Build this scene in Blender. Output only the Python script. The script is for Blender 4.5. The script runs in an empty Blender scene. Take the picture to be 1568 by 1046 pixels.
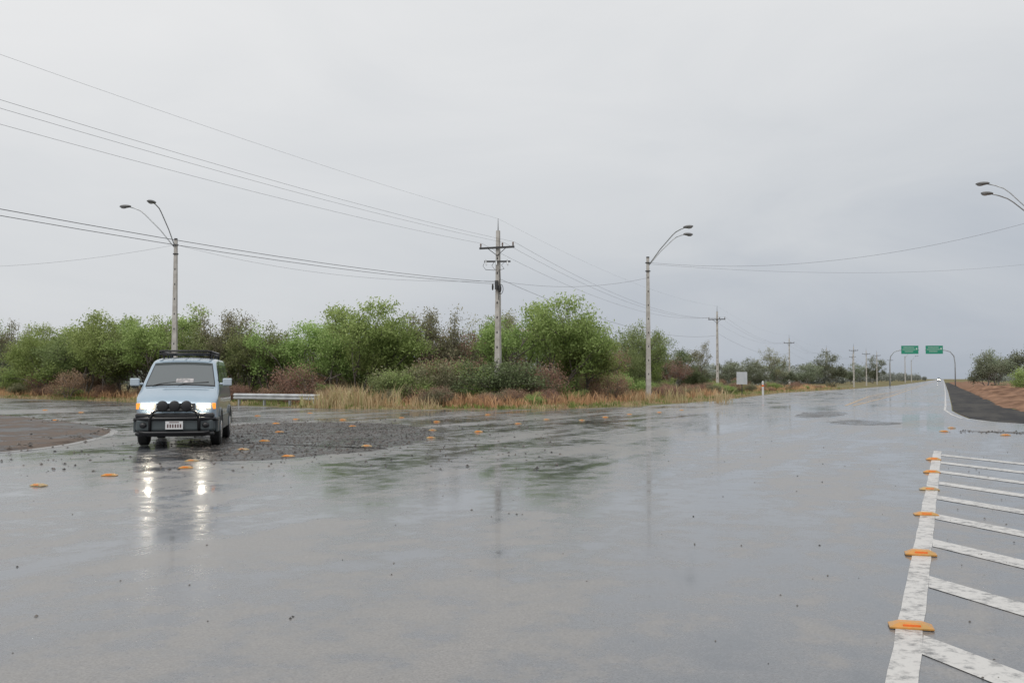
import bpy, math, random
import numpy as np
from mathutils import Vector, Matrix
random.seed(4); rng=np.random.default_rng(7)
scene=bpy.context.scene
scene.view_settings.view_transform='Standard'; scene.view_settings.look='None'
scene.view_settings.exposure=0; scene.view_settings.gamma=1
COL=scene.collection

# ------------------------------------------------------------ materials
def new_mat(name):
    m=bpy.data.materials.new(name); m.use_nodes=True
    nt=m.node_tree; b=nt.nodes['Principled BSDF']; return m,nt,b
def pmat(name,c,rough=.5,metal=0.,c2=None,scale=8.,coat=0.,spec=.5,bump=0.,emit=None,es=0.):
    m,nt,b=new_mat(name)
    b.inputs['Base Color'].default_value=(*c,1); b.inputs['Roughness'].default_value=rough
    b.inputs['Metallic'].default_value=metal; b.inputs['Specular IOR Level'].default_value=spec
    b.inputs['Coat Weight'].default_value=coat; b.inputs['Coat Roughness'].default_value=.05
    if c2 is not None or bump:
        tc=nt.nodes.new('ShaderNodeTexCoord'); n=nt.nodes.new('ShaderNodeTexNoise')
        n.inputs['Scale'].default_value=scale; n.inputs['Detail'].default_value=8
        nt.links.new(tc.outputs['Object'],n.inputs['Vector'])
        if c2 is not None:
            r=nt.nodes.new('ShaderNodeValToRGB'); r.color_ramp.elements[0].position=.35; r.color_ramp.elements[1].position=.65
            r.color_ramp.elements[0].color=(*c,1); r.color_ramp.elements[1].color=(*c2,1)
            nt.links.new(n.outputs['Fac'],r.inputs['Fac']); nt.links.new(r.outputs['Color'],b.inputs['Base Color'])
        if bump:
            bp=nt.nodes.new('ShaderNodeBump'); bp.inputs['Strength'].default_value=bump; bp.inputs['Distance'].default_value=.02
            nt.links.new(n.outputs['Fac'],bp.inputs['Height']); nt.links.new(bp.outputs['Normal'],b.inputs['Normal'])
    if emit: b.inputs['Emission Color'].default_value=(*emit,1); b.inputs['Emission Strength'].default_value=es
    return m
def ramp_mat(name,stops,rough=.7,trans=.25):
    """colour from the per-face 'shade' attribute"""
    m,nt,b=new_mat(name)
    a=nt.nodes.new('ShaderNodeAttribute'); a.attribute_name='shade'
    r=nt.nodes.new('ShaderNodeValToRGB'); e=r.color_ramp.elements
    e[0].position=stops[0][0]; e[0].color=(*stops[0][1],1); e[1].position=stops[-1][0]; e[1].color=(*stops[-1][1],1)
    for p,c in stops[1:-1]:
        k=e.new(p); k.color=(*c,1)
    nt.links.new(a.outputs['Fac'],r.inputs['Fac'])
    oi=nt.nodes.new('ShaderNodeObjectInfo'); hs=nt.nodes.new('ShaderNodeHueSaturation')
    m1=nt.nodes.new('ShaderNodeMapRange'); m1.inputs['To Min'].default_value=.475; m1.inputs['To Max'].default_value=.512
    m2=nt.nodes.new('ShaderNodeMapRange'); m2.inputs['To Min'].default_value=.82; m2.inputs['To Max'].default_value=1.25
    hs.inputs['Saturation'].default_value=.95
    nt.links.new(oi.outputs['Random'],m1.inputs['Value']); nt.links.new(oi.outputs['Random'],m2.inputs['Value'])
    nt.links.new(m1.outputs[0],hs.inputs['Hue']); nt.links.new(m2.outputs[0],hs.inputs['Value'])
    nt.links.new(r.outputs['Color'],hs.inputs['Color']); nt.links.new(hs.outputs['Color'],b.inputs['Base Color'])
    b.inputs['Roughness'].default_value=rough; b.inputs['Specular IOR Level'].default_value=.25
    if trans:
        t=nt.nodes.new('ShaderNodeBsdfTranslucent'); nt.links.new(hs.outputs['Color'],t.inputs['Color'])
        mx=nt.nodes.new('ShaderNodeMixShader'); mx.inputs[0].default_value=trans
        o=nt.nodes['Material Output']
        nt.links.new(b.outputs[0],mx.inputs[1]); nt.links.new(t.outputs[0],mx.inputs[2]); nt.links.new(mx.outputs[0],o.inputs['Surface'])
    return m

ROAD_ANG=math.radians(23.4)
def wet_road(name,ca,cb,rlo,rhi,bump=.12,spec=.5,holes=None,contrast=(.86,1.12),water=None,fineb=.06,over=.5,streak=.45,cmid=None):
    m,nt,b=new_mat(name); N=nt.nodes; L=nt.links
    tc=N.new('ShaderNodeTexCoord')
    mp=N.new('ShaderNodeMapping'); mp.inputs['Rotation'].default_value=(0,0,ROAD_ANG)   # road axis -> Y
    L.new(tc.outputs['Object'],mp.inputs['Vector'])
    def noise(sc,det,ro,dist,scale3):
        ms=N.new('ShaderNodeMapping'); ms.inputs['Scale'].default_value=scale3; L.new(mp.outputs[0],ms.inputs['Vector'])
        n=N.new('ShaderNodeTexNoise'); n.inputs['Scale'].default_value=sc; n.inputs['Detail'].default_value=det; n.inputs['Roughness'].default_value=ro; n.inputs['Distortion'].default_value=dist
        L.new(ms.outputs[0],n.inputs['Vector']); return n
    big=noise(.6,8,.62,.7,(1,.3,1)); med=noise(2.2,8,.68,0,(1,1,1)); stk=noise(1.0,5,.6,.5,(1,.07,1)); fine=noise(75,4,.6,0,(1,1,1))
    patch=noise(.22,3,.5,.3,(1,.6,1))
    ad=N.new('ShaderNodeMath'); ad.operation='ADD'; L.new(big.outputs['Fac'],ad.inputs[0]); L.new(med.outputs['Fac'],ad.inputs[1])
    s1=N.new('ShaderNodeMath'); s1.operation='SUBTRACT'; s1.inputs[1].default_value=.5; L.new(stk.outputs['Fac'],s1.inputs[0])
    s2=N.new('ShaderNodeMath'); s2.operation='MULTIPLY_ADD'; s2.inputs[1].default_value=streak; L.new(s1.outputs[0],s2.inputs[0]); L.new(ad.outputs[0],s2.inputs[2])
    s3=N.new('ShaderNodeMath'); s3.operation='SUBTRACT'; s3.inputs[1].default_value=.5; L.new(patch.outputs['Fac'],s3.inputs[0])
    s4=N.new('ShaderNodeMath'); s4.operation='MULTIPLY_ADD'; s4.inputs[1].default_value=streak*1.2; L.new(s3.outputs[0],s4.inputs[0]); L.new(s2.outputs[0],s4.inputs[2])
    rr=N.new('ShaderNodeMapRange'); rr.inputs['From Min'].default_value=contrast[0]; rr.inputs['From Max'].default_value=contrast[1]
    rr.interpolation_type='SMOOTHSTEP'
    L.new(s4.outputs[0],rr.inputs['Value'])
    r=N.new('ShaderNodeValToRGB'); r.color_ramp.elements[0].color=(*ca,1); r.color_ramp.elements[1].color=(*cb,1)
    if cmid:
        k=r.color_ramp.elements.new(.6); k.color=(*cmid,1)
    L.new(rr.outputs[0],r.inputs['Fac'])
    mf=N.new('ShaderNodeMix'); mf.data_type='RGBA'; mf.blend_type='OVERLAY'; mf.inputs[0].default_value=over
    L.new(r.outputs['Color'],mf.inputs[6]); L.new(fine.outputs['Fac'],mf.inputs[7])
    L.new(mf.outputs[2],b.inputs['Base Color'])
    ro=N.new('ShaderNodeMapRange'); ro.inputs['To Min'].default_value=rlo; ro.inputs['To Max'].default_value=rhi
    L.new(rr.outputs[0],ro.inputs['Value']); L.new(ro.outputs[0],b.inputs['Roughness'])
    b.inputs['Specular IOR Level'].default_value=spec
    h=N.new('ShaderNodeMath'); h.operation='MULTIPLY_ADD'; h.inputs[1].default_value=fineb
    L.new(fine.outputs['Fac'],h.inputs[0]); L.new(med.outputs['Fac'],h.inputs[2])
    bp=N.new('ShaderNodeBump'); bp.inputs['Distance'].default_value=.03
    bs=N.new('ShaderNodeMapRange'); bs.inputs['To Min'].default_value=bump*.15; bs.inputs['To Max'].default_value=bump
    L.new(rr.outputs[0],bs.inputs['Value']); L.new(bs.outputs[0],bp.inputs['Strength'])
    L.new(h.outputs[0],bp.inputs['Height']); L.new(bp.outputs['Normal'],b.inputs['Normal'])
    if water:
        b.inputs['Coat Weight'].default_value=water; b.inputs['Coat Roughness'].default_value=.04; b.inputs['Coat IOR'].default_value=1.33
    if holes is not None:
        n=N.new('ShaderNodeTexNoise'); n.inputs['Scale'].default_value=1.6; n.inputs['Detail'].default_value=12; n.inputs['Roughness'].default_value=.85
        L.new(tc.outputs['Object'],n.inputs['Vector'])
        a=N.new('ShaderNodeMapRange'); a.inputs['From Min'].default_value=holes-.07; a.inputs['From Max'].default_value=holes+.07
        L.new(n.outputs['Fac'],a.inputs['Value']); L.new(a.outputs[0],b.inputs['Alpha'])
    return m

M_road=wet_road('wet_asphalt',(.090,.099,.112),(.198,.190,.182),.08,.38,.17,spec=.55,water=.15,over=.75,streak=.6,cmid=(.135,.138,.145),fineb=.08,contrast=(.78,1.2))  # mottled tone; pale warm patches put sky reflection into the base colour
M_patch=wet_road('dark_asphalt',(.03,.03,.032),(.07,.068,.065),.12,.4,.4,holes=.44)
M_gravelbed=wet_road('gravel_bed',(.018,.018,.018),(.085,.08,.074),.25,.6,.9,holes=.46,fineb=.12,over=.8)
M_shoulder=wet_road('gravel_shoulder',(.028,.028,.03),(.07,.067,.063),.8,.95,.9,spec=.12,fineb=.12,over=.9)
M_conc=pmat('weathered_concrete',(.36,.34,.31),.75,c2=(.50,.48,.45),scale=3,bump=.3)
M_concband=wet_road('concrete_band',(.16,.16,.16),(.27,.265,.255),.2,.5,.4)
def paint_mat(name,c,wear):
    m,nt,b=new_mat(name); N=nt.nodes; L=nt.links
    tc=N.new('ShaderNodeTexCoord'); n=N.new('ShaderNodeTexNoise'); n.inputs['Scale'].default_value=9; n.inputs['Detail'].default_value=10; n.inputs['Roughness'].default_value=.78
    L.new(tc.outputs['Object'],n.inputs['Vector'])
    n2=N.new('ShaderNodeTexNoise'); n2.inputs['Scale'].default_value=1.5; n2.inputs['Detail'].default_value=4; L.new(tc.outputs['Object'],n2.inputs['Vector'])
    s=N.new('ShaderNodeMath'); s.operation='MULTIPLY_ADD'; s.inputs[1].default_value=.25; L.new(n2.outputs['Fac'],s.inputs[0]); L.new(n.outputs['Fac'],s.inputs[2])
    r=N.new('ShaderNodeValToRGB'); r.color_ramp.elements[0].position=wear+.07; r.color_ramp.elements[1].position=wear+.22
    r.color_ramp.elements[0].color=(.15,.15,.15,1); r.color_ramp.elements[1].color=(*c,1)
    L.new(s.outputs[0],r.inputs['Fac']); L.new(r.outputs['Color'],b.inputs['Base Color'])
    b.inputs['Roughness'].default_value=.4
    bp=N.new('ShaderNodeBump'); bp.inputs['Strength'].default_value=.3; bp.inputs['Distance'].default_value=.01
    L.new(n.outputs['Fac'],bp.inputs['Height']); L.new(bp.outputs['Normal'],b.inputs['Normal'])
    return m
M_white=paint_mat('road_paint_white',(.52,.51,.49),.42)
M_yellow=paint_mat('road_paint_yellow',(.50,.30,.09),.46)
M_marker=pmat('marker_orange',(.58,.25,.05),.4,c2=(.42,.25,.08),scale=18,bump=.4)
M_marker2=pmat('marker_yellow',(.50,.33,.12),.45,c2=(.32,.24,.14),scale=18,bump=.4)
M_reflector=pmat('marker_reflector',(.8,.16,.02),.15)
M_ground=pmat('dry_ground',(.18,.12,.07),.95,c2=(.13,.15,.06),scale=.35,bump=.4,spec=.2)
M_earth=pmat('wet_brown_earth',(.13,.075,.05),.95,c2=(.29,.175,.115),scale=.9,bump=1.,spec=.08)
M_stone=ramp_mat('stones',[(0,(.03,.028,.026)),(1,(.16,.14,.12))],.45,0)
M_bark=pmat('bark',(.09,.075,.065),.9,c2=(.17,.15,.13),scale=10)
M_bark_pale_haze=pmat('bark_pale_haze',(.22,.21,.20),.9)  # pale bark, haze put into the colour; the russet tree shares it
M_metal=pmat('galvanised',(.45,.47,.48),.45,.6,c2=(.34,.35,.36),scale=5)
M_dark=pmat('dark_metal',(.03,.03,.032),.5,c2=(.05,.05,.05))
M_wire=pmat('wire',(.13,.13,.14),.6)
M_lens=pmat('lamp_lens',(.3,.3,.3),.2)

# ------------------------------------------------------------ geometry helpers
def link(o,parent=None):
    COL.objects.link(o)
    if parent: o.parent=parent
    return o
def mobj(name,v,f,mats,parent=None,smooth=False,shade=None,mi=None):
    me=bpy.data.meshes.new(name); me.from_pydata([tuple(p) for p in v],[],[tuple(q) for q in f])
    if not isinstance(mats,(list,tuple)): mats=[mats]
    for m in mats: me.materials.append(m)
    if smooth: me.polygons.foreach_set('use_smooth',[True]*len(me.polygons))
    if shade is not None:
        a=me.attributes.new('shade','FLOAT','FACE'); a.data.foreach_set('value',np.asarray(shade,dtype=np.float32))
    if mi is not None: me.polygons.foreach_set('material_index',np.asarray(mi,dtype=np.int32))
    me.update()
    return link(bpy.data.objects.new(name,me),parent)
def empty(name,loc=(0,0,0),rz=0):
    e=bpy.data.objects.new(name,None); e.location=loc; e.rotation_euler=(0,0,rz); e.empty_display_size=.3
    return link(e)
class Geo:
    def __init__(s): s.v=[]; s.f=[]; s.m=[]
    def add(s,v,f,m=0):
        k=len(s.v); s.v+= [tuple(p) for p in v]; s.f+=[tuple(i+k for i in q) for q in f]; s.m+=[m]*len(f)
    def tube(s,pts,rad,n=6,m=0,rot=0.):
        pts=[Vector(p) for p in pts]
        if not hasattr(rad,'__len__'): rad=[rad]*len(pts)
        V=[];F=[]
        for i,p in enumerate(pts):
            d=(pts[min(i+1,len(pts)-1)]-pts[max(i-1,0)]).normalized()
            a=Vector((0,0,1)) if abs(d.z)<.9 else Vector((0,1,0))
            x=d.cross(a).normalized(); y=d.cross(x).normalized()
            for k in range(n):
                t=2*math.pi*k/n+rot; V.append(p+(x*math.cos(t)+y*math.sin(t))*rad[i])
        for i in range(len(pts)-1):
            for k in range(n):
                F.append((i*n+k,i*n+(k+1)%n,(i+1)*n+(k+1)%n,(i+1)*n+k))
        F.append(tuple(range(n))[::-1]); F.append(tuple((len(pts)-1)*n+k for k in range(n)))
        s.add(V,F,m)
    def box(s,c,d,m=0,rz=0.,taper=1.):
        V=[]
        for z in (-.5,.5):
            t=1 if z<0 else taper
            for x,y in((-.5,-.5),(.5,-.5),(.5,.5),(-.5,.5)):
                X=x*d[0]*t;Y=y*d[1]*t
                V.append((c[0]+X*math.cos(rz)-Y*math.sin(rz),c[1]+X*math.sin(rz)+Y*math.cos(rz),c[2]+z*d[2]))
        s.add(V,[(3,2,1,0),(4,5,6,7),(0,1,5,4),(1,2,6,5),(2,3,7,6),(3,0,4,7)],m)
    def ellip(s,c,r,m=0,rz=0.,n=12,k=8):
        V=[];F=[]
        for i in range(k+1):
            a=math.pi*i/k
            for j in range(n):
                b=2*math.pi*j/n
                x=r[0]*math.sin(a)*math.cos(b);y=r[1]*math.sin(a)*math.sin(b)
                V.append((c[0]+x*math.cos(rz)-y*math.sin(rz),c[1]+x*math.sin(rz)+y*math.cos(rz),c[2]+r[2]*math.cos(a)))
        for i in range(k):
            for j in range(n): F.append((i*n+j,(i+1)*n+j,(i+1)*n+(j+1)%n,i*n+(j+1)%n))
        s.add(V,F,m)
    def obj(s,name,mats,parent=None,smooth=False,bevel=0.):
        o=mobj(name,s.v,s.f,mats,parent,smooth,mi=s.m)
        if bevel:
            b=o.modifiers.new('bevel','BEVEL'); b.width=bevel; b.segments=3; b.limit_method='ANGLE'
        return o
def sheet(name,pts,z,mat,jit=0.,step=0.,parent=None):
    P=[]
    n=len(pts)
    for i in range(n):
        a=np.array(pts[i],float); b=np.array(pts[(i+1)%n],float); L=np.linalg.norm(b-a)
        k=max(1,int(L/step)) if step else 1
        for j in range(k):
            p=a+(b-a)*j/k
            if jit and L<60: p=p+rng.normal(0,jit,2)
            P.append((p[0],p[1],z))
    return mobj(name,P,[tuple(range(len(P)))],mat,parent)
def smooth_poly(pts,it=2):
    for _ in range(it):
        q=[]
        for i in range(len(pts)):
            a=np.array(pts[i],float); b=np.array(pts[(i+1)%len(pts)],float)
            q+= [a*.75+b*.25,a*.25+b*.75]
        pts=q
    return [tuple(p) for p in pts]
SA,CA=math.sin(ROAD_ANG),math.cos(ROAD_ANG)
def UV(u,v): return (u*SA+v*CA, u*CA-v*SA)

# ------------------------------------------------------------ ground and roads
G=4000
mobj('ground',[(-G,-G,0),(G,-G,0),(G,G,0),(-G,G,0)],[(0,1,2,3)],M_ground)
EDGE=[(-190,205),(-120,145),(-39,76.5),(-15.5,56),(-11.5,51.5),(-8.4,49.3),(-4.5,48.3),(-.8,48.2),(2.5,49.3),(5.2,51.8),(9,58),(14.4,69),(28,104),UV(160,-12),UV(230,-9.6),UV(600,-9.3),UV(2600,-9.3)]
RIGHT=[UV(2600,.6),UV(600,.6),UV(120,.5),UV(60,.4),UV(51,.35),(18.6,41.5),(17.2,37.6),(16.8,34.6),(17.4,32.0),(19.5,29.8),(26,26.5),(60,12)]
road_pts=EDGE+RIGHT+[(60,-40),(-90,-40),(-150,60),(-230,140)]
sheet('road',road_pts,.004,M_road)
sh=[UV(400,2.0),UV(110,2.8),UV(60,2.9),(20.9,39.4),(22.5,36.5),(29,33),(60,20)]
sheet('shoulder',[UV(400,.64)]+[UV(120,.54),UV(60,.44),UV(51,.39),(18.65,41.45),(17.25,37.55),(16.85,34.6),(17.45,32.05),(19.55,29.85),(26.05,26.55),(60,12.05)]+sh[::-1],.009,M_shoulder)
prof=[(0,.012),(.6,.05),(1.6,.25),(3.0,.42),(4.5,.38),(7,.55),(11,.40),(16,.02)]
us=list(np.arange(34,160,.9))+[180,220,300,420]
V=[];F=[]
for u in us:
    v0=float(np.interp(u,[34,38,44,60,110,420],[14,8,3.6,2.9,2.8,2.0]))
    for j,(dv,z) in enumerate(prof):
        jt=rng.normal(0,.16) if j else rng.normal(0,.14)
        V.append((*UV(u+jt,v0+dv+jt),max(.012,z+(rng.normal(0,.10) if 0<j<7 else 0))))
n=len(prof)
for i in range(len(us)-1):
    for j in range(n-1): F.append((i*n+j,i*n+j+1,(i+1)*n+j+1,(i+1)*n+j))
mobj('earth_bank',V,F,M_earth,smooth=True)

# ------------------------------------------------------------ islands and gravel
isl=smooth_poly([(-45,52),(-28,45),(-20.6,40.5),(-15.3,34.1),(-11.9,29.6),(-10.9,27),(-10.4,24.5),(-10.1,22),(-10.6,19.6),(-14,17.5),(-30,20),(-60,40)],2)
cx=np.mean([p[0] for p in isl]); cy=np.mean([p[1] for p in isl])
band=[(p[0]+(.25 if p[0]>-25 else 0),p[1]-(.06)) for p in isl]
sheet('island_concrete_band',band,.008,M_concband)
gv=[];gf=[]
rings=[(1,.010),(.985,.04),(.94,.07),(.8,.10),(.5,.12)]
for s_,z_ in rings:
    for i,p in enumerate(isl):
        gv.append((cx+(p[0]-cx)*s_+(rng.normal(0,.05) if s_<1 else 0),cy+(p[1]-cy)*s_+(rng.normal(0,.05) if s_<1 else 0),z_+(abs(rng.normal(0,.015)) if s_<1 else 0)))
n=len(isl)
for r_ in range(len(rings)-1):
    for i in range(n): gf.append((r_*n+i,r_*n+(i+1)%n,(r_+1)*n+(i+1)%n,(r_+1)*n+i))
gf.append(tuple((len(rings)-1)*n+i for i in range(n)))
M_isl=wet_road('island_earth',(.018,.017,.017),(.13,.10,.08),.35,.85,1.0,spec=.3,contrast=(.90,1.12),fineb=.12,over=.9)
mobj('gravel_island',gv,gf,M_isl)
gpoly=smooth_poly([(-9.9,33.2),(-5.4,34.6),(-2.6,31.2),(-2.0,25.4),(-2.6,21.0),(-4.3,18.6),(-5.9,17.6),(-6.9,20.5),(-8.3,26)],2)
sheet('gravel_patch',gpoly,.008,M_gravelbed,.22,.35)
sheet('asphalt_repair',smooth_poly([(10.6,32.6),(12.2,32.0),(13.2,34.2),(12.6,36.6),(11.3,35.4)],2),.008,M_patch,.14,.3)
sheet('asphalt_repair',smooth_poly([(10.8,38.2),(12.6,38.8),(15.2,45),(14.0,45.6),(12,42)],2),.008,M_patch,.14,.4)
sheet('gravel_strip',smooth_poly([(12.6,28.9),(16,27.5),(24,24),(40,17.5),(40,16.6),(24,22.8),(16,25.6),(13.4,27.4)],1),.008,M_gravelbed,.12,.3)

def stones(name,pts_xy,smin,smax):
    V=[];F=[];S=[]
    base=np.array([(1,0,0),(-1,0,0),(0,1,0),(0,-1,0),(0,0,1),(0,0,-.3)],float)
    fc=[(0,2,4),(2,1,4),(1,3,4),(3,0,4),(2,0,5),(1,2,5),(3,1,5),(0,3,5)]
    for (x,y,z) in pts_xy:
        s=smin+(smax-smin)*rng.random()**3
        a=rng.random()*6.28; c,sn=math.cos(a),math.sin(a)
        q=base*s*(0.6+.6*rng.random((6,3))); 
        k=len(V)
        for p in q: V.append((x+p[0]*c-p[1]*sn,y+p[0]*sn+p[1]*c,z+p[2]*.7+s*.15))
        F+= [tuple(i+k for i in f) for f in fc]; S+=[rng.random()]*8
    return mobj(name,V,F,M_stone,shade=S)
def in_poly(x,y,P):
    c=False; n=len(P)
    for i in range(n):
        x1,y1=P[i];x2,y2=P[i-1]
        if (y1>y)!=(y2>y) and x<(x2-x1)*(y-y1)/(y2-y1)+x1: c=not c
    return c
pts=[]
while len(pts)<6500:
    x=rng.uniform(-12,1); y=rng.uniform(16,37)
    if in_poly(x,y,gpoly) or rng.random()<.10: pts.append((x,y,.008))
for _ in range(1100):
    t=rng.random(); x=12.6+t*18+rng.normal(0,.3); y=28.2-t*8+rng.normal(0,.5); pts.append((x,y,.01))
stones('loose_gravel',pts,.008,.045)
pts=[]
for _ in range(620):
    u=rng.uniform(5,26); v=rng.uniform(.0,4)
    x,y=UV(u,v); pts.append((x,y,.01))
for _ in range(480):
    pts.append((rng.uniform(-8,7),rng.uniform(4.5,24),.005))
stones('scattered_pebbles',pts,.003,.017)
pts=[]
while len(pts)<4000:
    x=rng.uniform(-28,-9.8); y=rng.uniform(17,42)
    if in_poly(x,y,isl): pts.append((x,y,.06))
stones('island_stones',pts,.012,.08)

# ------------------------------------------------------------ painted markings
def strip(name,P,w,z,mat):
    V=[];F=[]
    for i,p in enumerate(P):
        a=np.array(P[max(i-1,0)]);b=np.array(P[min(i+1,len(P)-1)]); d=(b-a)/np.linalg.norm(b-a); nrm=np.array((-d[1],d[0]))
        V.append((*(np.array(p)+nrm*w/2),z)); V.append((*(np.array(p)-nrm*w/2),z))
        if i: F.append((2*i-2,2*i-1,2*i+1,2*i))
    return mobj(name,V,F,mat)
def lv(u): return float(np.interp(u,[4,22],[-.215,-.13]))
strip('lane_edge_line',[UV(u,lv(u)+rng.normal(0,.003)) for u in np.arange(1.5,22.6,.5)],.15,.008,M_white)
V=[];F=[]
dx=np.array([-.78,.62])
for i in range(-1,9):
    u0=6.12+1.9*i; v0=lv(u0)+.078; L=4.2; w=.22
    p=[(u0-w,v0),(u0+w,v0)]; e=dx*L
    q=[(u0+w+e[0],v0+e[1]),(u0-w+e[0],v0+e[1])]
    k=len(V)
    for uu,vv in p+q: V.append((*UV(uu,vv),.0085))
    F.append((k,k+1,k+2,k+3))
mobj('hatched_marking',V,F,M_white)
strip('edge_line',[UV(900,.25),UV(300,.25),UV(120,.2),UV(60,.1),UV(52,.05),(18.3,41.5),(16.95,37.6),(16.5,34.6),(17.05,31.8),(19.3,29.4),(25.8,26.1)],.10,.008,M_white)
strip('edge_line',[UV(60,-13.2),UV(110,-13.0),UV(160,-11.4),UV(230,-9.2),UV(900,-9.0)],.11,.008,M_white)
strip('centre_line',[UV(58,-4.6),UV(90,-4.1),UV(140,-4.2),UV(900,-4.3)],.16,.008,M_yellow)
strip('centre_line',[UV(58,-5.0),UV(90,-5.8),UV(140,-5.0),UV(900,-4.75)],.16,.008,M_yellow)
V=[];F=[]
for i in range(14):
    u0=64+i*4.5; h=.75*(1-abs(u0-92)/60)
    k=len(V)
    for uu,vv in((u0,-4.9-h),(u0+.5,-4.9-h),(u0+1.7,-4.9+h),(u0+1.2,-4.9+h)): V.append((*UV(uu,vv),.0085))
    F.append((k,k+1,k+2,k+3))
mobj('median_hatching',V,F,M_yellow)

# ------------------------------------------------------------ raised road markers
def marker_mesh(mat,seed):
    g=Geo(); L,W,H=.25,.13,.045
    V=[(-L/2,-W/2,0),(L/2,-W/2,0),(L/2,W/2,0),(-L/2,W/2,0),
       (-L/2,-W/2,.012),(L/2,-W/2,.012),(L/2,W/2,.012),(-L/2,W/2,.012),
       (-L/2+.06,-W/2+.035,H),(L/2-.06,-W/2+.035,H),(L/2-.06,W/2-.035,H),(-L/2+.06,W/2-.035,H)]
    F=[(0,1,5,4),(1,2,6,5),(2,3,7,6),(3,0,4,7),(4,5,9,8),(5,6,10,9),(6,7,11,10),(7,4,8,11),(8,9,10,11)]
    g.add(V,F,0)
    g.box((0,-W/2+.014,.026),(.10,.012,.018),1)
    me=g.obj('tmp',[mat,M_reflector],bevel=0); d=me.data; bpy.data.objects.remove(me); return d
MK=[marker_mesh(M_marker,1),marker_mesh(M_marker2,2)]
def put(name,me,loc,rz=0,sc=(1,1,1)):
    o=bpy.data.objects.new(name,me); o.location=loc; o.rotation_euler=(0,0,rz); o.scale=sc; return link(o)
mk=[]
for i in range(6): mk.append((2.40+1.072*i,6.05+2.47*i,-ROAD_ANG*.5+random.uniform(-.12,.12),1))
for x,y in [(12.2,28.2),(13.0,26.3),(15.2,27.6),(13.3,30.2),(-7.8,33),(-6.5,27.9),(-5.9,23.8),(-5.65,21),(-4.3,19.2),(-5.0,31.3),(-3.2,22),(-2.04,25.1),(-2.3,28.9),(-.93,27.9),(1.26,36.3),(2.5,35.7),(-5.8,18.1),(-5.45,16.7),(-6.2,15.4),(-6.6,13.95),(4.9,41.6),(-16.3,35.6),(-7.9,36.5),(-6.1,36),(-19,44),(-10.2,40),(-1,41),(0.2,33),(6.5,44),(-13,42),(3.6,38.5),(-22,47),(-16,46),(-4.2,38),(-2.6,34.5),(8,47),(-8.7,43)]:
    mk.append((x,y,random.uniform(-.5,.2),.92))
for i,(x,y,r,s) in enumerate(mk): put('raised_road_marker',MK[0 if random.random()<.6 else 1],(x,y,.009),r,(s,s,s*random.uniform(.7,1)))

# ------------------------------------------------------------ vegetation
def leaf_quads(C,size,asp=.45,droop=0.):
    n=len(C)
    a=rng.normal(size=(n,3)); a[:,2]-=droop; a/=np.linalg.norm(a,axis=1)[:,None]
    r=rng.normal(size=(n,3)); b=np.cross(a,r); b/=np.linalg.norm(b,axis=1)[:,None]+1e-9
    s=size*(.6+.8*rng.random(n))[:,None]
    a=a*s; b=b*s*asp
    V=np.stack([C-a,C+b,C+a,C-b],1).reshape(-1,3)
    return V
def tree_mesh(name,seed,H,W,nleaf,leafsize,depth=4,stems=3,mats=None,sigma=.24,spread=.75,low=.35,droop=.3):
    global rng
    rr=random.Random(seed); rng=np.random.default_rng(seed)
    g=Geo(); tips=[]
    def grow(p,d,L,r,k):
        pts=[p];rad=[r]
        for i in range(3):
            d=(d+Vector((rr.gauss(0,.16),rr.gauss(0,.16),rr.gauss(.02,.12)))).normalized()
            p=p+d*L/3; pts.append(p); rad.append(r*(1-.14*(i+1)))
        g.tube(pts,rad,5 if k>1 else 3,0)
        if k<=2: tips.append((pts[2],k))
        if k==0: tips.append((p,0)); return
        for j in range(rr.choice((2,3,3)) if k<depth else 3):
            ax=Vector((rr.gauss(0,1),rr.gauss(0,1),rr.gauss(0,.6))).normalized()
            nd=(d*.8+ax*spread).normalized()
            if nd.z<-.1: nd.z*=-.4
            grow(pts[-1] if j<2 else pts[2],nd,L*rr.uniform(.55,.92),r*.62,k-1)
    for s in range(stems):
        a=6.28*s/stems+rr.uniform(-.5,.5)
        grow(Vector((.15*math.cos(a),.15*math.sin(a),-.1)),Vector((math.cos(a)*.5,math.sin(a)*.5,1)).normalized(),H*.30*rr.uniform(.8,1.2),.09*H/5.5,depth)
    V=np.array(g.v); T=np.array([tuple(t[0]) for t in tips])
    zmax=T[:,2].max(); wx=np.percentile(np.abs(T[:,0]),96); wy=np.percentile(np.abs(T[:,1]),96)
    S=np.array([W/2/wx,W/2/wy,(H-.15)/zmax]); V*=S; T*=S
    T=T[T[:,2]>H*low*.6]
    wgt=rng.random(len(T))**1.3+.08; wgt/=wgt.sum()
    idx=rng.choice(len(T),nleaf,p=wgt)
    tipshade=rng.random(len(T))
    C=T[idx]+rng.normal(0,sigma,(nleaf,3))*np.array([1.15,1.15,.8]); C[:,2]=np.maximum(C[:,2],.08)
    LV=leaf_quads(C,leafsize,.42,droop)
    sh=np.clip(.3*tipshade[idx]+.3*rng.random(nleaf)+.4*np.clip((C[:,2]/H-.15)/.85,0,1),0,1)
    k=len(V); 
    allV=np.vstack([V,LV]); F=list(g.f)+[(k+4*i,k+4*i+1,k+4*i+2,k+4*i+3) for i in range(nleaf)]
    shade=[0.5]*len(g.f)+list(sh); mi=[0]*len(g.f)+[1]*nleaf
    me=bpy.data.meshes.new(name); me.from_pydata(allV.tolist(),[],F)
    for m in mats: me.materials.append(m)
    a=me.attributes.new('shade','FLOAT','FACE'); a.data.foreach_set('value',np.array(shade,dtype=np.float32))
    me.polygons.foreach_set('material_index',np.array(mi,dtype=np.int32)); me.update(); return me
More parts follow.
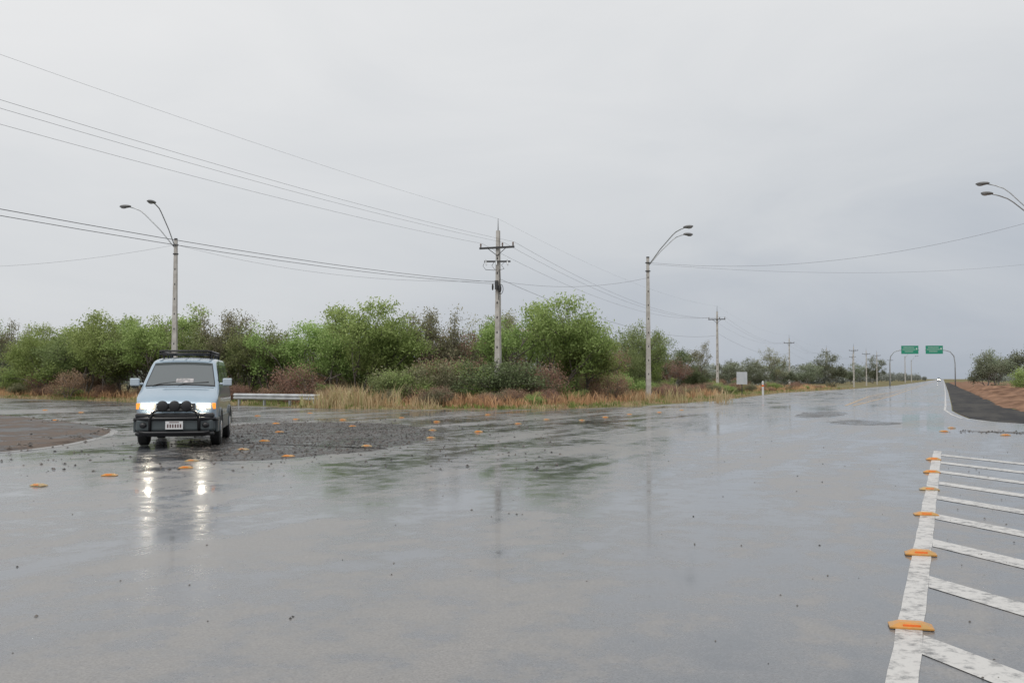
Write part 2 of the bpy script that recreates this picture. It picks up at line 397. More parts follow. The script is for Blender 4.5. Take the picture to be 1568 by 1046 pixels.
L_bright=ramp_mat('leaves_bright',[(0,(.075,.105,.03)),(.45,(.23,.32,.09)),(1,(.45,.56,.21))],trans=.38)
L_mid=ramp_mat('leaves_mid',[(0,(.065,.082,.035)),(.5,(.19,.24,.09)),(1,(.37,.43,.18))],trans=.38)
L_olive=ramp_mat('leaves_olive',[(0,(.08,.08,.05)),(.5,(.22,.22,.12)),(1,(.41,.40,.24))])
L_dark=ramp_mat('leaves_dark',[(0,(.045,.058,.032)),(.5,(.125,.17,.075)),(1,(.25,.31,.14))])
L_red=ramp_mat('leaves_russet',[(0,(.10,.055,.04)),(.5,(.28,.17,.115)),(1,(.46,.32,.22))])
L_far_haze=ramp_mat('leaves_far_haze',[(0,(.10,.115,.08)),(.5,(.19,.22,.14)),(1,(.31,.345,.225))])  # paler and greyer: haze put into the leaf colour of far trees
L_hazy=ramp_mat('leaves_distant_haze',[(0,(.20,.22,.205)),(.5,(.27,.295,.265)),(1,(.34,.365,.335))])  # stronger distance haze painted into the leaf colour of the tree belts
TB=[tree_mesh('t',11,5.5,5.6,13000,.08,mats=[M_bark,L_bright]),
    tree_mesh('t',12,5.5,5.0,12000,.08,mats=[M_bark,L_bright],stems=4),
    tree_mesh('t',13,5.5,5.4,11000,.078,mats=[M_bark,L_mid]),
    tree_mesh('t',14,5.5,5.8,12000,.078,mats=[M_bark,L_bright],stems=2),
    tree_mesh('t',15,5.5,4.8,9000,.075,mats=[M_bark,L_olive],stems=3),
    tree_mesh('t',16,5.5,5.2,13000,.078,mats=[M_bark,L_dark],stems=4),
    tree_mesh('t',17,5.5,5.4,9000,.1,mats=[M_bark_pale_haze,L_far_haze],stems=3),
    tree_mesh('t',18,5.5,5.0,5000,.075,mats=[M_bark_pale_haze,L_red],stems=3)]
TS=tree_mesh('t',21,6,5.0,3600,.08,mats=[M_bark,L_olive],stems=2,sigma=.2,low=.5)
SHR=[tree_mesh('s',31,2.6,3.4,6500,.065,depth=3,stems=5,mats=[M_bark,L_mid],low=.05),
     tree_mesh('s',32,2.6,3.2,6500,.065,depth=3,stems=5,mats=[M_bark,L_olive],low=.05),
     tree_mesh('s',33,2.4,3.0,4200,.055,depth=3,stems=6,mats=[M_bark,L_red],low=.05),
     tree_mesh('s',34,2.6,3.4,7000,.065,depth=3,stems=5,mats=[M_bark,L_bright],low=.05),
     tree_mesh('s',35,2.6,3.4,7000,.065,depth=3,stems=5,mats=[M_bark,L_dark],low=.05)]
TH=[tree_mesh('h',41,6,6,6000,.13,mats=[M_bark_pale_haze,L_far_haze],sigma=.35),tree_mesh('h',42,6,5.2,3600,.13,mats=[M_bark_pale_haze,L_far_haze],sigma=.3,stems=2,low=.5)]
rng=np.random.default_rng(99); random.seed(5)
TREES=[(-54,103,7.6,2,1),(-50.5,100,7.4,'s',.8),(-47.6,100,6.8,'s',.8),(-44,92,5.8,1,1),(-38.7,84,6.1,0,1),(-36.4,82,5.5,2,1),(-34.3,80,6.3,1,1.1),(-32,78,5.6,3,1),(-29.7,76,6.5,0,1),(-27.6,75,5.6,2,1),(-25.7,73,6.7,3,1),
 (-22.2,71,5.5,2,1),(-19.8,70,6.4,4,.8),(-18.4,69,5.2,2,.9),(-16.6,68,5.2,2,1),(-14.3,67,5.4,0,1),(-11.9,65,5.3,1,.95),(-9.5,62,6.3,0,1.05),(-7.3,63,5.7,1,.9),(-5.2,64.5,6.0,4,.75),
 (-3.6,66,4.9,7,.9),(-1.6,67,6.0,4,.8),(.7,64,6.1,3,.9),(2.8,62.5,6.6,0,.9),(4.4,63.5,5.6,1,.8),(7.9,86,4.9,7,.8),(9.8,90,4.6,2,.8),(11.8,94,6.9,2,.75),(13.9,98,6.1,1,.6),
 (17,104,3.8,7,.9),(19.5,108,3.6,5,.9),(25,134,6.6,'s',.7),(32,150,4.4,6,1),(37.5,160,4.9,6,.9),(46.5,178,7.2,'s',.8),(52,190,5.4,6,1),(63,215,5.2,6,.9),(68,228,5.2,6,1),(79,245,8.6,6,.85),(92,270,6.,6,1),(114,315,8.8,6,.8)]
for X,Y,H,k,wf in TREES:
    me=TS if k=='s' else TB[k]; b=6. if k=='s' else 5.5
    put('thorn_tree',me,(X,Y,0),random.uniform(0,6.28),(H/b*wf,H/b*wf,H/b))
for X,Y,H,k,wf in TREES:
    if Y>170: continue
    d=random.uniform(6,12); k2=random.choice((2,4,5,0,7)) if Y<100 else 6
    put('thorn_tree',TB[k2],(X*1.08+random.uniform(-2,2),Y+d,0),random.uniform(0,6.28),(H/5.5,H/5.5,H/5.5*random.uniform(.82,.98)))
E=[np.array(p,float) for p in EDGE]
def edge_pt(i,t,off):
    a,b=E[i],E[i+1]; d=(b-a)/np.linalg.norm(b-a); nrm=np.array((-d[1],d[0])); p=a+(b-a)*t+nrm*off; return p
def edge_samples(n,omin,omax,i0=1,i1=13,power=1.):
    L=np.array([np.linalg.norm(E[i+1]-E[i]) for i in range(i0,i1)]); cx_=[np.linalg.norm((E[i]+E[i+1])/2) for i in range(i0,i1)]
    w=L/np.array(cx_)**power; w/=w.sum(); out=[]
    for i in rng.choice(np.arange(i0,i1),n,p=w): out.append(edge_pt(i,rng.random(),rng.uniform(omin,omax)))
    return out
for p in edge_samples(120,7,15,power=.8):
    X,Y=p
    if Y>95 and X>15: X-=6; 
    if Y<56.5: Y=56.5+random.random()*3
    k=random.choice((0,1,2,2,3,3,4)) if X>-26 else random.choice((2,2,1,3,0)); s=random.uniform(.6,1.15)
    if Y>95: s*=.7
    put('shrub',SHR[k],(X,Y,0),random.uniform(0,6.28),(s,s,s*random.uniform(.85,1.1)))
for X,Y,s in [(-3.6,58.5,1.0),(-2.3,59.5,.95),(.6,60,.8),(1.9,59,.9),(-13,60.5,.9),(6.2,62,.7),(-20,66,.8),(-33,74,.8)]:   # dry russet bushes
    put('dry_bush',SHR[2],(X,Y,0),random.uniform(0,6.28),(s,s,s*1.15))
for p in edge_samples(190,3.2,9,power=.9):
    s=random.uniform(.22,.5); k=random.choice((2,2,2,2,1,3))
    put('scrub',SHR[k],(p[0],p[1],0),random.uniform(0,6.28),(s*1.2,s*1.2,s))
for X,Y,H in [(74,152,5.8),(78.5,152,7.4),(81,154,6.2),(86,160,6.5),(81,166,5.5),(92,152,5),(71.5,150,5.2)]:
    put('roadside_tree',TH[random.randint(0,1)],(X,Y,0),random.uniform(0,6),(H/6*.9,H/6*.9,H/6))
for X,Y,H in [(72,133,1.8),(74,140,2.4),(79,143,3.0),(82,150,2.0),(54.5,104,2.8),(57,104,2.3)]:
    put('shrub',SHR[random.choice((0,3))],(X,Y,0),random.uniform(0,6),(H/2.6,)*3)
for _ in range(110):
    u=random.uniform(45,170); v=random.uniform(7,20); s=random.uniform(.15,.4)
    put('scrub',SHR[random.choice((2,1,0))],(*UV(u,v),.1),random.uniform(0,6),(s,s,s*.8))
def belt(name,path,n,hmin,hmax,nl=260,ls=.32):
    V=[];S=[]
    for _ in range(n):
        i=rng.integers(0,len(path)-1); t=rng.random(); a=np.array(path[i]);b=np.array(path[i+1]); p=a+(b-a)*t+rng.normal(0,4,2)
        h=rng.uniform(hmin,hmax); r=h*rng.uniform(.4,.65)
        C=rng.normal(size=(nl,3)); C/=np.linalg.norm(C,axis=1)[:,None]; C*=(rng.random(nl)**.45)[:,None]
        C=C*np.array([r,r,h*.5])+np.array([p[0],p[1],h*.5]); C[:,2]=np.maximum(C[:,2],.1)
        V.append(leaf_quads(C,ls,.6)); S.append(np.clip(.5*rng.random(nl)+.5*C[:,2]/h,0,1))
    V=np.vstack(V); n4=len(V)//4
    return mobj(name,V,[(4*i,4*i+1,4*i+2,4*i+3) for i in range(n4)],L_hazy,shade=np.concatenate(S))
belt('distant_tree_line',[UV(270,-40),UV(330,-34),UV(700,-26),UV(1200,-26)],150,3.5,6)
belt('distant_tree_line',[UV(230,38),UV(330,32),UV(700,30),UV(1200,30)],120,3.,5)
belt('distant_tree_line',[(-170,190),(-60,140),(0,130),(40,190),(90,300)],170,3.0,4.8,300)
def grass(name,P,hmin,hmax,nb,mat,w=.018,tuft=.12):
    P=np.array(P); n=len(P)*nb
    B=np.repeat(P,nb,axis=0)+rng.normal(0,tuft,(n,2)); 
    h=np.repeat(rng.uniform(hmin,hmax,len(P)),nb)*(.55+.6*rng.random(n))
    a=rng.random(n)*6.283; le=h*rng.uniform(.1,.6,n); la=rng.random(n)*6.283
    wv=np.stack([np.cos(a),np.sin(a)],1)*w*(.6+.8*rng.random(n))[:,None]
    b0=np.c_[B-wv,np.zeros(n)]; b1=np.c_[B+wv,np.zeros(n)]
    mid=B+np.stack([np.cos(la),np.sin(la)],1)*(le*.3)[:,None]; tip=B+np.stack([np.cos(la),np.sin(la)],1)*le[:,None]
    m0=np.c_[mid-wv*.8,h*.6]; m1=np.c_[mid+wv*.8,h*.6]; t=np.c_[tip,h]
    V=np.stack([b0,b1,m1,m0,t],1).reshape(-1,3)
    F=[]
    for i in range(n): k=5*i; F+=[(k,k+1,k+2,k+3),(k+3,k+2,k+4)]
    ps=np.repeat(rng.random(len(P)),nb); s=np.clip(.6*ps+.4*rng.random(n),0,1)
    return mobj(name,V,F,mat,shade=np.repeat(s,2))
Gs=ramp_mat('grass_straw',[(0,(.26,.17,.08)),(.35,(.50,.38,.20)),(.6,(.58,.48,.28)),(1,(.28,.34,.10))],.8,.3)
Gr=ramp_mat('grass_rust',[(0,(.20,.10,.055)),(.5,(.46,.25,.14)),(1,(.60,.41,.24))],.8,.3)
Gg=ramp_mat('grass_green',[(0,(.08,.12,.03)),(1,(.28,.36,.10))],.8,.3)
patchy=lambda p:(math.sin(p[0]*.8+p[1]*.5)+math.sin(p[0]*.31-p[1]*.43+1))>-.55
grass('dry_grass',[p for p in edge_samples(4000,.2,3.4) if patchy(p)],.06,.24,9,Gs)
grass('green_grass',edge_samples(2300,.4,9),.10,.36,9,Gg)
rw=[p for p in edge_samples(3000,3.0,9.0) if (math.sin(p[0]*.45)+math.sin(p[0]*.17+1))>-.6 or p[0]<-18]
grass('rust_weeds',rw,.25,.85,9,Gr,.022,.18)
tp=[(-8.9+rng.normal(0,.55),52.4+rng.normal(0,.7)) for _ in range(26)]+[(-7.5+rng.normal(0,2.4),51.5+rng.normal(0,.8)) for _ in range(22)]+[(9+rng.normal(0,2.5),64+rng.normal(0,2)) for _ in range(18)]
grass('tall_straw_tussock',tp,.5,1.35,24,Gs,.02,.22)
grass('dry_grass',[UV(u,v) for u,v in zip(rng.uniform(50,170,900),rng.uniform(9,22,900))],.3,.8,8,Gr)
grass('green_grass',[UV(u,v) for u,v in zip(rng.uniform(45,150,700),rng.uniform(8,22,700))],.3,.8,8,Gg)

# ------------------------------------------------------------ poles
def utility_pole(loc,rz,detail=True,sc=1.):
    e=empty('utility_pole',(loc[0],loc[1],0),rz); e.scale=(sc,sc,sc); g=Geo()
    H=10.0
    g.tube([(0,0,-.3),(0,0,H)],[.25,.13],4,0,math.pi/4)
    g.tube([(0,0,H),(0,0,10.7)],[.03,.012],6,1)
    for i in range(9): g.box((0,-.01,1.6+i*.85),(.07,2*(.18-.0085*(1.6+i*.85))*1.0,.13),2)  # dark boxes on the surface stand in for shaded step holes
    g.obj('shaft',[M_conc,M_dark,M_dark],e)
    g=Geo(); g.box((0,-.19,9.0),(2.15,.09,.11),0)
    g.tube([(-.6,-.19,9.),(0,-.13,8.55)],.02,5,0); g.tube([(.6,-.19,9.),(0,-.13,8.55)],.02,5,0)
    for x in(-1.0,.35,1.0):
        g.tube([(x,-.19,9.05),(x,-.19,9.12),(x,-.19,9.16),(x,-.19,9.2),(x,-.19,9.28)],[.02,.055,.035,.06,.03],8,1)
    g.obj('crossarm',[M_dark,pmat('insulator',(.12,.07,.05),.2)],e)
    if detail:
        g=Geo(); g.box((.05,-.22,8.2),(1.5,.08,.09),0,rz=.35)
        for x in(-.55,.0,.6):
            g.tube([(x,-.30+x*.35,8.28),(x+.06,-.42+x*.35,8.12),(x+.12,-.5+x*.35,7.95)],[.035,.05,.03],7,1)
            g.tube([(x-.05,-.3+x*.3,8.25),(x-.2,-.45,7.95),(x-.1,-.3,7.75),(x*.2,-.2,7.7)],.014,4,0)
        g.tube([(.12,-.15,7.7),(.22,-.22,7.2),(.12,-.18,6.6),(.1,-.15,6.0)],.02,5,0)
        g.box((0,-.22,6.85),(.16,.16,.5),0); g.ellip((.22,-.25,6.65),(.09,.09,.25),0); g.ellip((-.25,-.2,6.75),(.05,.08,.2),0)
        pts=[(.28+.16*math.cos(a),-.3,6.6+.28*math.sin(a)) for a in np.linspace(0,6.283,14)]
        g.tube(pts,.018,4,0)
        g.obj('cutouts',[M_dark,M_metal],e)
    return e
LR=-math.atan2(28,70)
PL=[(-28,-13),(-.8,57),(26,126),(58.5,210),(87.5,277),(118,345),(150,415)]
for i,p in enumerate(PL): utility_pole(p,LR,i==1)
for u,v,s in((186,-14.5,.72),(225,-15,.75),(262,-15,.8),(330,-15,.8)): utility_pole(UV(u,v),LR,False,s)
g=Geo()
def wire(a,b,sag,r=.012):
    a=Vector(a);b=Vector(b); pts=[]
    for i in range(25):
        t=i/24; p=a.lerp(b,t); p.z-=4*sag*t*(1-t); pts.append(p)
    g.tube(pts,r,4)
ax=Vector((math.cos(LR),math.sin(LR),0)); 
for i in range(len(PL)-1):
    a=Vector((*PL[i],0)); b=Vector((*PL[i+1],0)); sg=1.0 if i==0 else 1.5
    r=.005 if i==0 else .007
    wire(a+Vector((0,0,10.7)),b+Vector((0,0,10.7)),.9,.0035)
    for x in(-1.0,.35,1.0): wire(a+ax*x+Vector((0,-.19,9.28)),b+ax*x+Vector((0,-.19,9.28)),sg,r)
    wire(a+Vector((.1,-.2,7.2)),b+Vector((.1,-.2,7.0)),1.3,.010)
    if i==0: wire(a+Vector((.1,-.2,6.95)),b+Vector((.1,-.2,6.9)),1.3,.009)
LL=(-20.35,60); LM=(8.9,65); LRt=(30.2,55)
wire((LL[0],LL[1],9.6),(-46,66,9.4),.9,.006); wire((LL[0],LL[1],9.6),(-.9,56.9,7.1),.7,.006)
wire((-.8,57,7.1),(LM[0],LM[1],8.1),.45,.007); wire((LM[0],LM[1],9.1),(LRt[0],LRt[1],10.6),1.2,.007)
wire((LM[0],LM[1],9.0),(60,100,14.2),1.2,.006)
g.obj('overhead_wires',M_wire)

def street_lamp(loc,H,arms,name='street_lamp'):
    e=empty(name,(loc[0],loc[1],0)); g=Geo()
    g.tube([(0,0,-.3),(0,0,H)],[.24,.12],4,0,math.pi/4)
    for i in range(8): 
        z=1.8+i*.9; g.box((0,0,z),(.06,2*(.17-.0085*z)*1.03,.11),1)  # holes in the pole drawn as dark boxes, their shade given by colour
    g.tube([(0,0,H),(0,0,H+.08)],[.11,.10],8,1)
    for z in(H-.9,H-.35): g.tube([(0,0,z),(0,0,z+.06)],[.17,.17],10,1)
    g.obj('pole',[M_conc,M_dark],e)
    g=Geo(); hd=Geo()
    for(dx,dy,dz) in arms:
        P=[(0,0,H-.9),(dx*.03,dy*.03,H-.45)]
        for t,zf in((.3,.42),(.60,.80),(.68,.88),(.8,.945),(.92,.985)): P.append((dx*t,dy*t,H-.45+(dz+.45)*zf))
        g.tube(P,.034,6)
        a=math.atan2(dy,dx)
        hd.ellip((dx*.97,dy*.97,H+dz-.02),(.38,.16,.10),0,a); hd.ellip((dx*1.0,dy*1.0,H+dz-.08),(.2,.11,.08),1,a)
    g.obj('arms',[M_metal],e,True); hd.obj('luminaires',[pmat('luminaire',(.15,.15,.15),.5),M_lens],e,True)
    return e
street_lamp(LL,9.9,[(-3.3,.3,2.1),(-.75,-2.2,1.95)])
street_lamp(LM,9.4,[(2.35,-2.2,1.75),(2.95,1.2,1.75)])
street_lamp(LRt,9.8,[(-4.2,-.6,1.9),(-3.3,1.8,2.9)])
street_lamp((-46,66),9.8,[(-3,.5,2.1),(-1,-3,2.1)])
for u,v in((400,-13),(480,-13)):
    x,y=UV(u,v); street_lamp((x,y),9.8,[(2.6,-1,1.9),(2.6,1,1.9)])

# ------------------------------------------------------------ signs, guard rail
def gantry():
    e=empty('highway_sign_gantry',(82.4,200,0),-ROAD_ANG*.3)
    g=Geo()
    for s in(-1,1):
        P=[(s*6.3,0,-.2),(s*6.3,0,4.6),(s*6.1,0,6.0),(s*5.4,0,6.9),(s*4.4,0,7.2),(s*.6,0,7.25)]
        g.tube(P,[.12,.11,.10,.09,.08,.07],8,0)
    g.obj('posts',[pmat('gantry_steel',(.36,.38,.40),.6,.2,c2=(.30,.32,.33),scale=3)],e,True)
    s_=Geo()
    for cxp in(-2.4,2.3):
        s_.box((cxp,-.18,7.3),(3.3,.08,1.65),0)
        for z,w in((7.75,2.1),(7.35,2.5),(6.95,1.6)):
            s_.box((cxp-.2,-.225,z),(w,.01,.11),1)
        s_.box((cxp+1.3,-.225,7.5),(.25,.01,.4),1)
    s_.obj('sign_boards',[pmat('sign_green',(.02,.25,.16),.4),pmat('sign_white',(.45,.58,.52),.4)],e)
gantry()
def guard_rail(a,b):
    e=empty('guard_rail',(a[0],a[1],0),math.atan2(b[1]-a[1],b[0]-a[0])); L=math.dist(a,b)
    prof=[(0,.36),(-.07,.42),(-.07,.48),(0,.53),(-.07,.58),(-.07,.64),(0,.70)]
    V=[];F=[]
    xs=[-.25,-.1,0]+list(np.linspace(.5,L,10))+[L+.12,L+.25]
    for x in xs:
        off=.12*((max(0,-x)+max(0,x-L))/.25)**2
        for y,z in prof: V.append((x,y+off,z-.03))
    n=len(prof)
    for i in range(len(xs)-1):
        for k in range(n-1): F.append((i*n+k,(i+1)*n+k,(i+1)*n+k+1,i*n+k+1))
    o=mobj('beam',V,F,pmat('rail_steel',(.50,.52,.53),.5,.2,c2=(.38,.39,.40),scale=2),e)
    o.modifiers.new('s','SOLIDIFY').thickness=.008
    g=Geo()
    for x in(.2,L*.36,L*.68,L-.2): g.box((x,.1,.28),(.09,.12,.72),0)
    g.obj('posts',[M_metal],e)
guard_rail((-15.7,56.6),(-10.5,53.2))
def board_sign(loc):
    e=empty('traffic_sign',(loc[0],loc[1],0),-.25); g=Geo()
    g.box((0,0,.6),(.07,.07,1.5),0); g.box((0,-.05,1.55),(.88,.03,1.05),1); g.box((0,-.02,1.3),(.8,.03,.04),0); g.box((0,-.02,1.8),(.8,.03,.04),0)
    g.obj('board_and_post',[M_dark,pmat('sign_back',(.42,.45,.48),.5,c2=(.5,.52,.54),scale=3)],e)
board_sign((19.5,84.5))
e=empty('delineator_post',(22.4,89,0)); g=Geo(); g.tube([(0,0,-.1),(0,0,1.2),(0,0,1.3)],[.1,.09,.05],8); g.tube([(0,0,.8),(0,0,.95)],[.10,.10],8,1)
g.obj('post',[pmat('post_white',(.6,.6,.6),.5),M_reflector],e)

# ------------------------------------------------------------ van
M_body=pmat('van_paint',(.30,.39,.47),.32,.25,coat=.9,c2=(.28,.37,.45),scale=3)
M_glass=pmat('van_glass',(.09,.105,.11),.05,spec=1.)
M_black=pmat('van_black_plastic',(.018,.018,.02),.35)
M_clad=pmat('van_cladding',(.06,.075,.08),.35,coat=.3)
M_tyre=pmat('tyre',(.02,.02,.02),.7)
M_chrome=pmat('chrome',(.7,.7,.72),.15,1.)
M_beam=pmat('headlamp_lit',(1,1,1),.2,emit=(1,.90,.72),es=85)
M_hl=pmat('headlamp_glass',(.6,.6,.58),.1,emit=(1,.84,.6),es=.8)
M_amber=pmat('turn_signal',(.8,.25,.03),.2,emit=(1,.35,.05),es=.8)
M_plate=pmat('plate',(.65,.65,.65),.4); M_red=pmat('plate_text',(.08,.03,.03),.5)
def zt(y): return float(np.interp(y,[0,.04,.10,.2,.45,.72,.80,1.5,1.6,1.75,2.2,4.2,4.5,4.65],[.82,.93,1.02,1.10,1.21,1.30,1.34,1.87,1.925,1.965,2.0,2.0,1.93,1.6]))
def wz(z): return float(np.interp(z,[.25,.5,1.1,1.33,1.9,2.0],[.81,.855,.86,.825,.69,.655]))
def pf(y): return float(np.interp(y,[0,.03,.07,.14,.3,.8,4.3,4.6,4.65],[.83,.885,.92,.96,.99,1,1,.97,.95]))
def van(loc,rz,name='van'):
    e=empty(name,(loc[0],loc[1],.006),rz)
    ys=[0,.02,.04,.07,.10,.15,.2,.3,.45,.6,.72,.76,.80]+list(np.linspace(.87,1.5,8))+[1.56,1.64,1.72,1.9,2.2,2.8,3.4,4.0,4.2,4.35,4.5,4.58,4.65]
    V=[];F=[];ns=None
    for y in ys:
        T=zt(y); zb=.36 if y<.8 else .34; p=pf(y); r=.11 if y>.8 else .085
        half=[(0,zb),(.4,zb)]
        for z in np.linspace(zb,T-r,10): half.append((wz(z)*p,z))
        xs=half[-1][0]; rx=.12
        W=xs
        zc=T-.035*((xs-rx)/W)**2
        for a in(18,36,54,72,90):
            a=math.radians(a); half.append((xs-rx*(1-math.cos(a)),(T-r)+(zc-(T-r))*math.sin(a)))
        for k in range(1,7):
            x=(xs-rx)*(1-k/6); half.append((x,T-.035*(x/W)**2))
        ring=[(x,y,z) for x,z in half]+[(-x,y,z) for x,z in half[::-1][1:-1]]
        ns=len(ring); V+=ring
    for i in range(len(ys)-1):
        for k in range(ns): F.append((i*ns+k,i*ns+(k+1)%ns,(i+1)*ns+(k+1)%ns,(i+1)*ns+k))
    F.append(tuple(range(ns))[::-1]); F.append(tuple((len(ys)-1)*ns+k for k in range(ns)))
    o=mobj('body',V,F,M_body,e,True)
    md=o.modifiers.new('es','EDGE_SPLIT'); md.split_angle=math.radians(42)
    def screen(nm,y0,y1,inset,off,mat,n=14,x0=-1.,x1=1.):
        V=[];F=[]
        for j in range(n+1):
            y=y0+(y1-y0)*j/n; T=zt(y); W=wz(T-.11)*pf(y)
            for i in range(n+1):
                x=(W-inset)*(x0+(x1-x0)*i/n); V.append((x,y-off*.7,T-.035*(x/W)**2+off))
        for j in range(n):
            for i in range(n): k=j*(n+1)+i; F.append((k,k+1,k+n+2,k+n+1))
        mobj(nm,V,F,mat,e,True)
    screen('windscreen_seal',.80,1.51,.09,.004,M_black); screen('windscreen',.83,1.49,.112,.009,M_glass)
    screen('hood_shut_line',.738,.75,.12,.003,M_black)
    def side(nm,poly,off,mat,sides=(-1,1)):
        V=[];F=[]
        for s in sides:
            k=len(V); V+=[(s*(wz(z)*pf(y)+off),y,z) for y,z in poly]; F.append(tuple(range(k,len(V))))
        mobj(nm,V,F,mat,e)
    side('front_door_window',[(1.12,1.38),(1.6,1.80),(2.12,1.82),(2.12,1.38)],.008,M_glass)
    side('rear_side_window',[(2.22,1.38),(2.22,1.82),(3.2,1.82),(3.2,1.38)],.008,M_glass)
    side('quarter_window',[(3.3,1.38),(3.3,1.82),(4.2,1.82),(4.25,1.38)],.008,M_glass)
    side('door_line',[(2.16,.66),(2.16,1.36),(2.175,1.36),(2.175,.66)],.004,M_black)
    g=Geo()
    for s in(-1,1):
        for y0,y1 in((.06,.48),(1.42,3.28),(4.22,4.6)):
            g.box((s*.852,(y0+y1)/2,.50),(.05,y1-y0,.32),0)
        for yc in(.95,3.75):
            pts=[(s*.86,yc+.46*math.cos(a),.36+.46*math.sin(a)) for a in np.linspace(-.05,math.pi+.05,14)]
            g.tube(pts,.035,6,0)
            ring=[(s*.868,yc+.44*math.cos(a),.36+.44*math.sin(a)) for a in np.linspace(-.0,math.pi,14)]
            g.add(ring,[tuple(range(14))],1)
    g.obj('lower_cladding',[M_clad,M_black],e,False,.012)
    g=Geo()
    for s in(-1,1):
        for y in(.95,3.75):
            x0,x1=s*.66,s*.885
            g.tube([(x0,y,.355),(x0+s*.03,y,.355),(x1-s*.03,y,.355),(x1,y,.355)],[.30,.352,.352,.31],24,0)
            g.tube([(x1-s*.004,y,.355),(x1+s*.006,y,.355)],[.205,.19],18,1)
    g.obj('wheels',[M_tyre,M_chrome],e)
    g=Geo(); g.box((0,1.6,.3),(1.2,3.0,.12),0); g.box((0,.3,.38),(1.3,.5,.16),0); g.obj('underbody',[M_black],e)
    g=Geo()
    g.box((0,-.04,.50),(1.58,.30,.28),0); g.box((.77,.12,.50),(.16,.36,.28),0,-.26); g.box((-.77,.12,.50),(.16,.36,.28),0,.26)
    g.obj('bumper',[M_clad],e,False,.06)
    g=Geo()
    g.box((0,-.05,.315),(1.62,.26,.09),0); g.box((0,-.06,.70),(1.62,.24,.11),0)
    g.obj('bumper_trim',[M_black],e,False,.04)
    g=Geo()
    g.tube([(-.86,.12,.60),(-.82,-.12,.63),(-.6,-.22,.64),(.6,-.22,.64),(.82,-.12,.63),(.86,.12,.60)],.035,8)
    g.tube([(-.50,-.2,.38),(-.50,-.24,.62),(-.44,-.24,.78),(-.36,-.22,.82),(.36,-.22,.82),(.44,-.24,.78),(.50,-.24,.62),(.50,-.2,.38)],.032,8)
    g.tube([(-.72,-.2,.36),(-.6,-.22,.34),(.6,-.22,.34),(.72,-.2,.36)],.03,8)
    for s in(-1,1): g.ellip((s*.64,-.20,.50),(.075,.04,.06),0)
    g.obj('bull_bar',[M_black],e,True)
    g=Geo(); g.box((0,-.0,.90),(.80,.05,.12),0)
    for z in(.865,.9,.935): g.box((0,-.03,z),(.78,.012,.012),1)
    g.obj('grille',[M_black,M_chrome],e)
    g=Geo()
    for x in(-.245,0,.245):
        g.tube([(x,-.14,.91),(x,-.20,.91),(x,-.265,.91),(x,-.275,.91)],[.07,.112,.115,.10],20,0)
        g.tube([(x,-.20,.82),(x,-.2,.78)],.015,6,0)
    g.obj('driving_lamps',[M_black],e,True)
    g=Geo()
    for s in(-1,1): g.box((s*.575,.055,.90),(.31,.14,.135),0,s*.10); 
    g.obj('headlamps',[M_hl],e,False,.025)
    g=Geo()
    for s in(-1,1): g.tube([(s*.55,-.022,.90),(s*.55,-.034,.90)],[.058,.056],18,0)
    g.obj('headlamp_bulbs',[M_beam],e)
    g=Geo()
    for s in(-1,1): g.box((s*.765,.12,.90),(.075,.15,.13),0,s*.42)
    g.obj('turn_signals',[M_amber],e,False,.012)
    g=Geo(); g.box((0,-.262,.50),(.36,.015,.17),0)
    for i,x in enumerate(np.linspace(-.13,.13,6)): g.box((x,-.2705,.485),(.028,.003,.075),1)
    g.box((0,-.2705,.562),(.2,.003,.018),1)
    g.obj('licence_plate',[M_plate,M_red],e)
    g=Geo(); 
    for s in(-1,1):
        g.box((s*1.0,1.0,1.42),(.2,.12,.17),0); g.box((s*.88,1.02,1.38),(.12,.05,.05),0)
    g.obj('mirrors',[pmat('mirror_shell',(.42,.49,.55),.3,coat=.6)],e,False,.035)
    g=Geo()
    g.tube([(-.05,.80,1.355),(.1,.84,1.385),(.60,.90,1.42)],.011,5); g.tube([(-.60,.80,1.34),(-.45,.84,1.38),(.02,.92,1.44)],.011,5)
    g.obj('wipers',[M_black],e)
    screen('sunstrip',1.42,1.489,.118,.0115,pmat('sunstrip',(.02,.03,.03),.1))
    screen('dashboard_cloth',.88,1.0,.12,.0115,pmat('cloth',(.5,.47,.47),.3,c2=(.2,.2,.2),scale=12),6,-.15,.38)
    g=Geo()
    for s in(-1,1):
        g.tube([(s*.56,1.72,1.96),(s*.57,1.78,2.13),(s*.57,4.0,2.13),(s*.56,4.06,1.98)],.024,6)
        for y in(2.3,3.1,3.6): g.tube([(s*.54,y,1.95),(s*.57,y,2.13)],.02,5)
        g.tube([(s*.57,1.8,2.08),(s*.57,4.0,2.08)],.012,5)
    g.tube([(-.57,1.78,2.13),(-.5,1.70,2.14),(.5,1.70,2.14),(.57,1.78,2.13)],.026,6)
    g.tube([(-.57,1.78,2.07),(-.5,1.70,2.07),(.5,1.70,2.07),(.57,1.78,2.07)],.026,6)
    for y in np.linspace(2.0,3.95,7): g.tube([(-.57,y,2.09),(.57,y,2.09)],.018,5)
    for x in(-.3,0,.3): g.tube([(x,1.75,2.08),(x,4.0,2.08)],.012,5)
    g.tube([(-.57,4.,2.13),(.57,4.,2.13)],.024,6)
    g.obj('roof_rack',[M_black],e,True)
    g=Geo(); g.tube([(.80,1.05,1.34),(.79,1.06,1.9)],.006,4); g.obj('aerial',[M_black],e)
    return e
van((-7.28,21.6),math.radians(12.0))
x,y=UV(640,-2.4); van((x,y),-ROAD_ANG,'van')

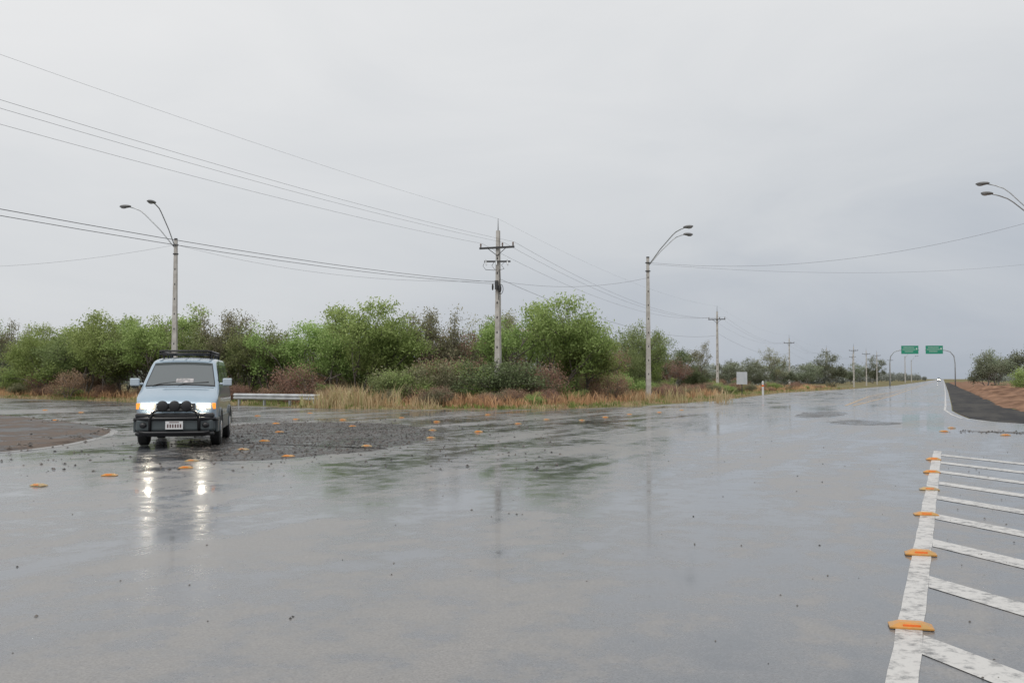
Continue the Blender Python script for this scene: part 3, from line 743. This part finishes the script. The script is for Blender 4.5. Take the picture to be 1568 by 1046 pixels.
# ------------------------------------------------------------ camera, light, sky
cam=bpy.data.cameras.new('camera'); co=bpy.data.objects.new('camera',cam); link(co)
cam.sensor_width=36; cam.lens=35; cam.clip_end=9000; cam.clip_start=.1
co.location=(0,0,1.5); co.rotation_euler=(math.radians(90+2.14),0,0); scene.camera=co
sun=bpy.data.lights.new('sun','SUN'); sun.energy=1.45; sun.angle=math.radians(35); sun.color=(1,.97,.93)
so=bpy.data.objects.new('sun',sun); link(so)
EL,AZ=math.radians(55),math.radians(200)
so.rotation_euler=(math.pi/2-EL,0,math.pi-AZ)
w=bpy.data.worlds.new('World'); scene.world=w; w.use_nodes=True
nt=w.node_tree; N=nt.nodes; L=nt.links
bg=N['Background']; out=N['World Output']
sky=N.new('ShaderNodeTexSky'); sky.sky_type='NISHITA'; sky.sun_disc=False; sky.sun_elevation=EL; sky.sun_rotation=AZ; sky.dust_density=4
L.new(sky.outputs[0],bg.inputs['Color']); bg.inputs['Strength'].default_value=.06
tc=N.new('ShaderNodeTexCoord'); sep=N.new('ShaderNodeSeparateXYZ'); L.new(tc.outputs['Generated'],sep.inputs[0])
mp=N.new('ShaderNodeMapping'); mp.inputs['Scale'].default_value=(1,1,3.2); L.new(tc.outputs['Generated'],mp.inputs['Vector'])
n1=N.new('ShaderNodeTexNoise'); n1.inputs['Scale'].default_value=2.6; n1.inputs['Detail'].default_value=6; n1.inputs['Roughness'].default_value=.55; n1.inputs['Distortion'].default_value=.5
L.new(mp.outputs[0],n1.inputs['Vector'])
a1=N.new('ShaderNodeMath'); a1.operation='MULTIPLY_ADD'; a1.inputs[1].default_value=-.19; L.new(sep.outputs['X'],a1.inputs[0]); L.new(sep.outputs['Z'],a1.inputs[2])
a2=N.new('ShaderNodeMath'); a2.operation='MULTIPLY_ADD'; a2.inputs[1].default_value=.30; L.new(n1.outputs['Fac'],a2.inputs[0]); L.new(a1.outputs[0],a2.inputs[2])
r=N.new('ShaderNodeValToRGB'); e=r.color_ramp.elements
e[0].position=0; e[0].color=(.34,.39,.45,1); e[1].position=1; e[1].color=(1,1,1,1)
for p,c in((.13,(.50,.54,.60)),(.26,(.65,.675,.705)),(.47,(.80,.81,.82)),(.67,(.90,.90,.90))):
    k=e.new(p); k.color=(*c,1)
L.new(a2.outputs[0],r.inputs['Fac'])
bg2=N.new('ShaderNodeBackground'); L.new(r.outputs['Color'],bg2.inputs['Color']); bg2.inputs['Strength'].default_value=1.
mx=N.new('ShaderNodeMixShader'); mx.inputs[0].default_value=.92
L.new(bg.outputs[0],mx.inputs[1]); L.new(bg2.outputs[0],mx.inputs[2]); L.new(mx.outputs[0],out.inputs['Surface'])
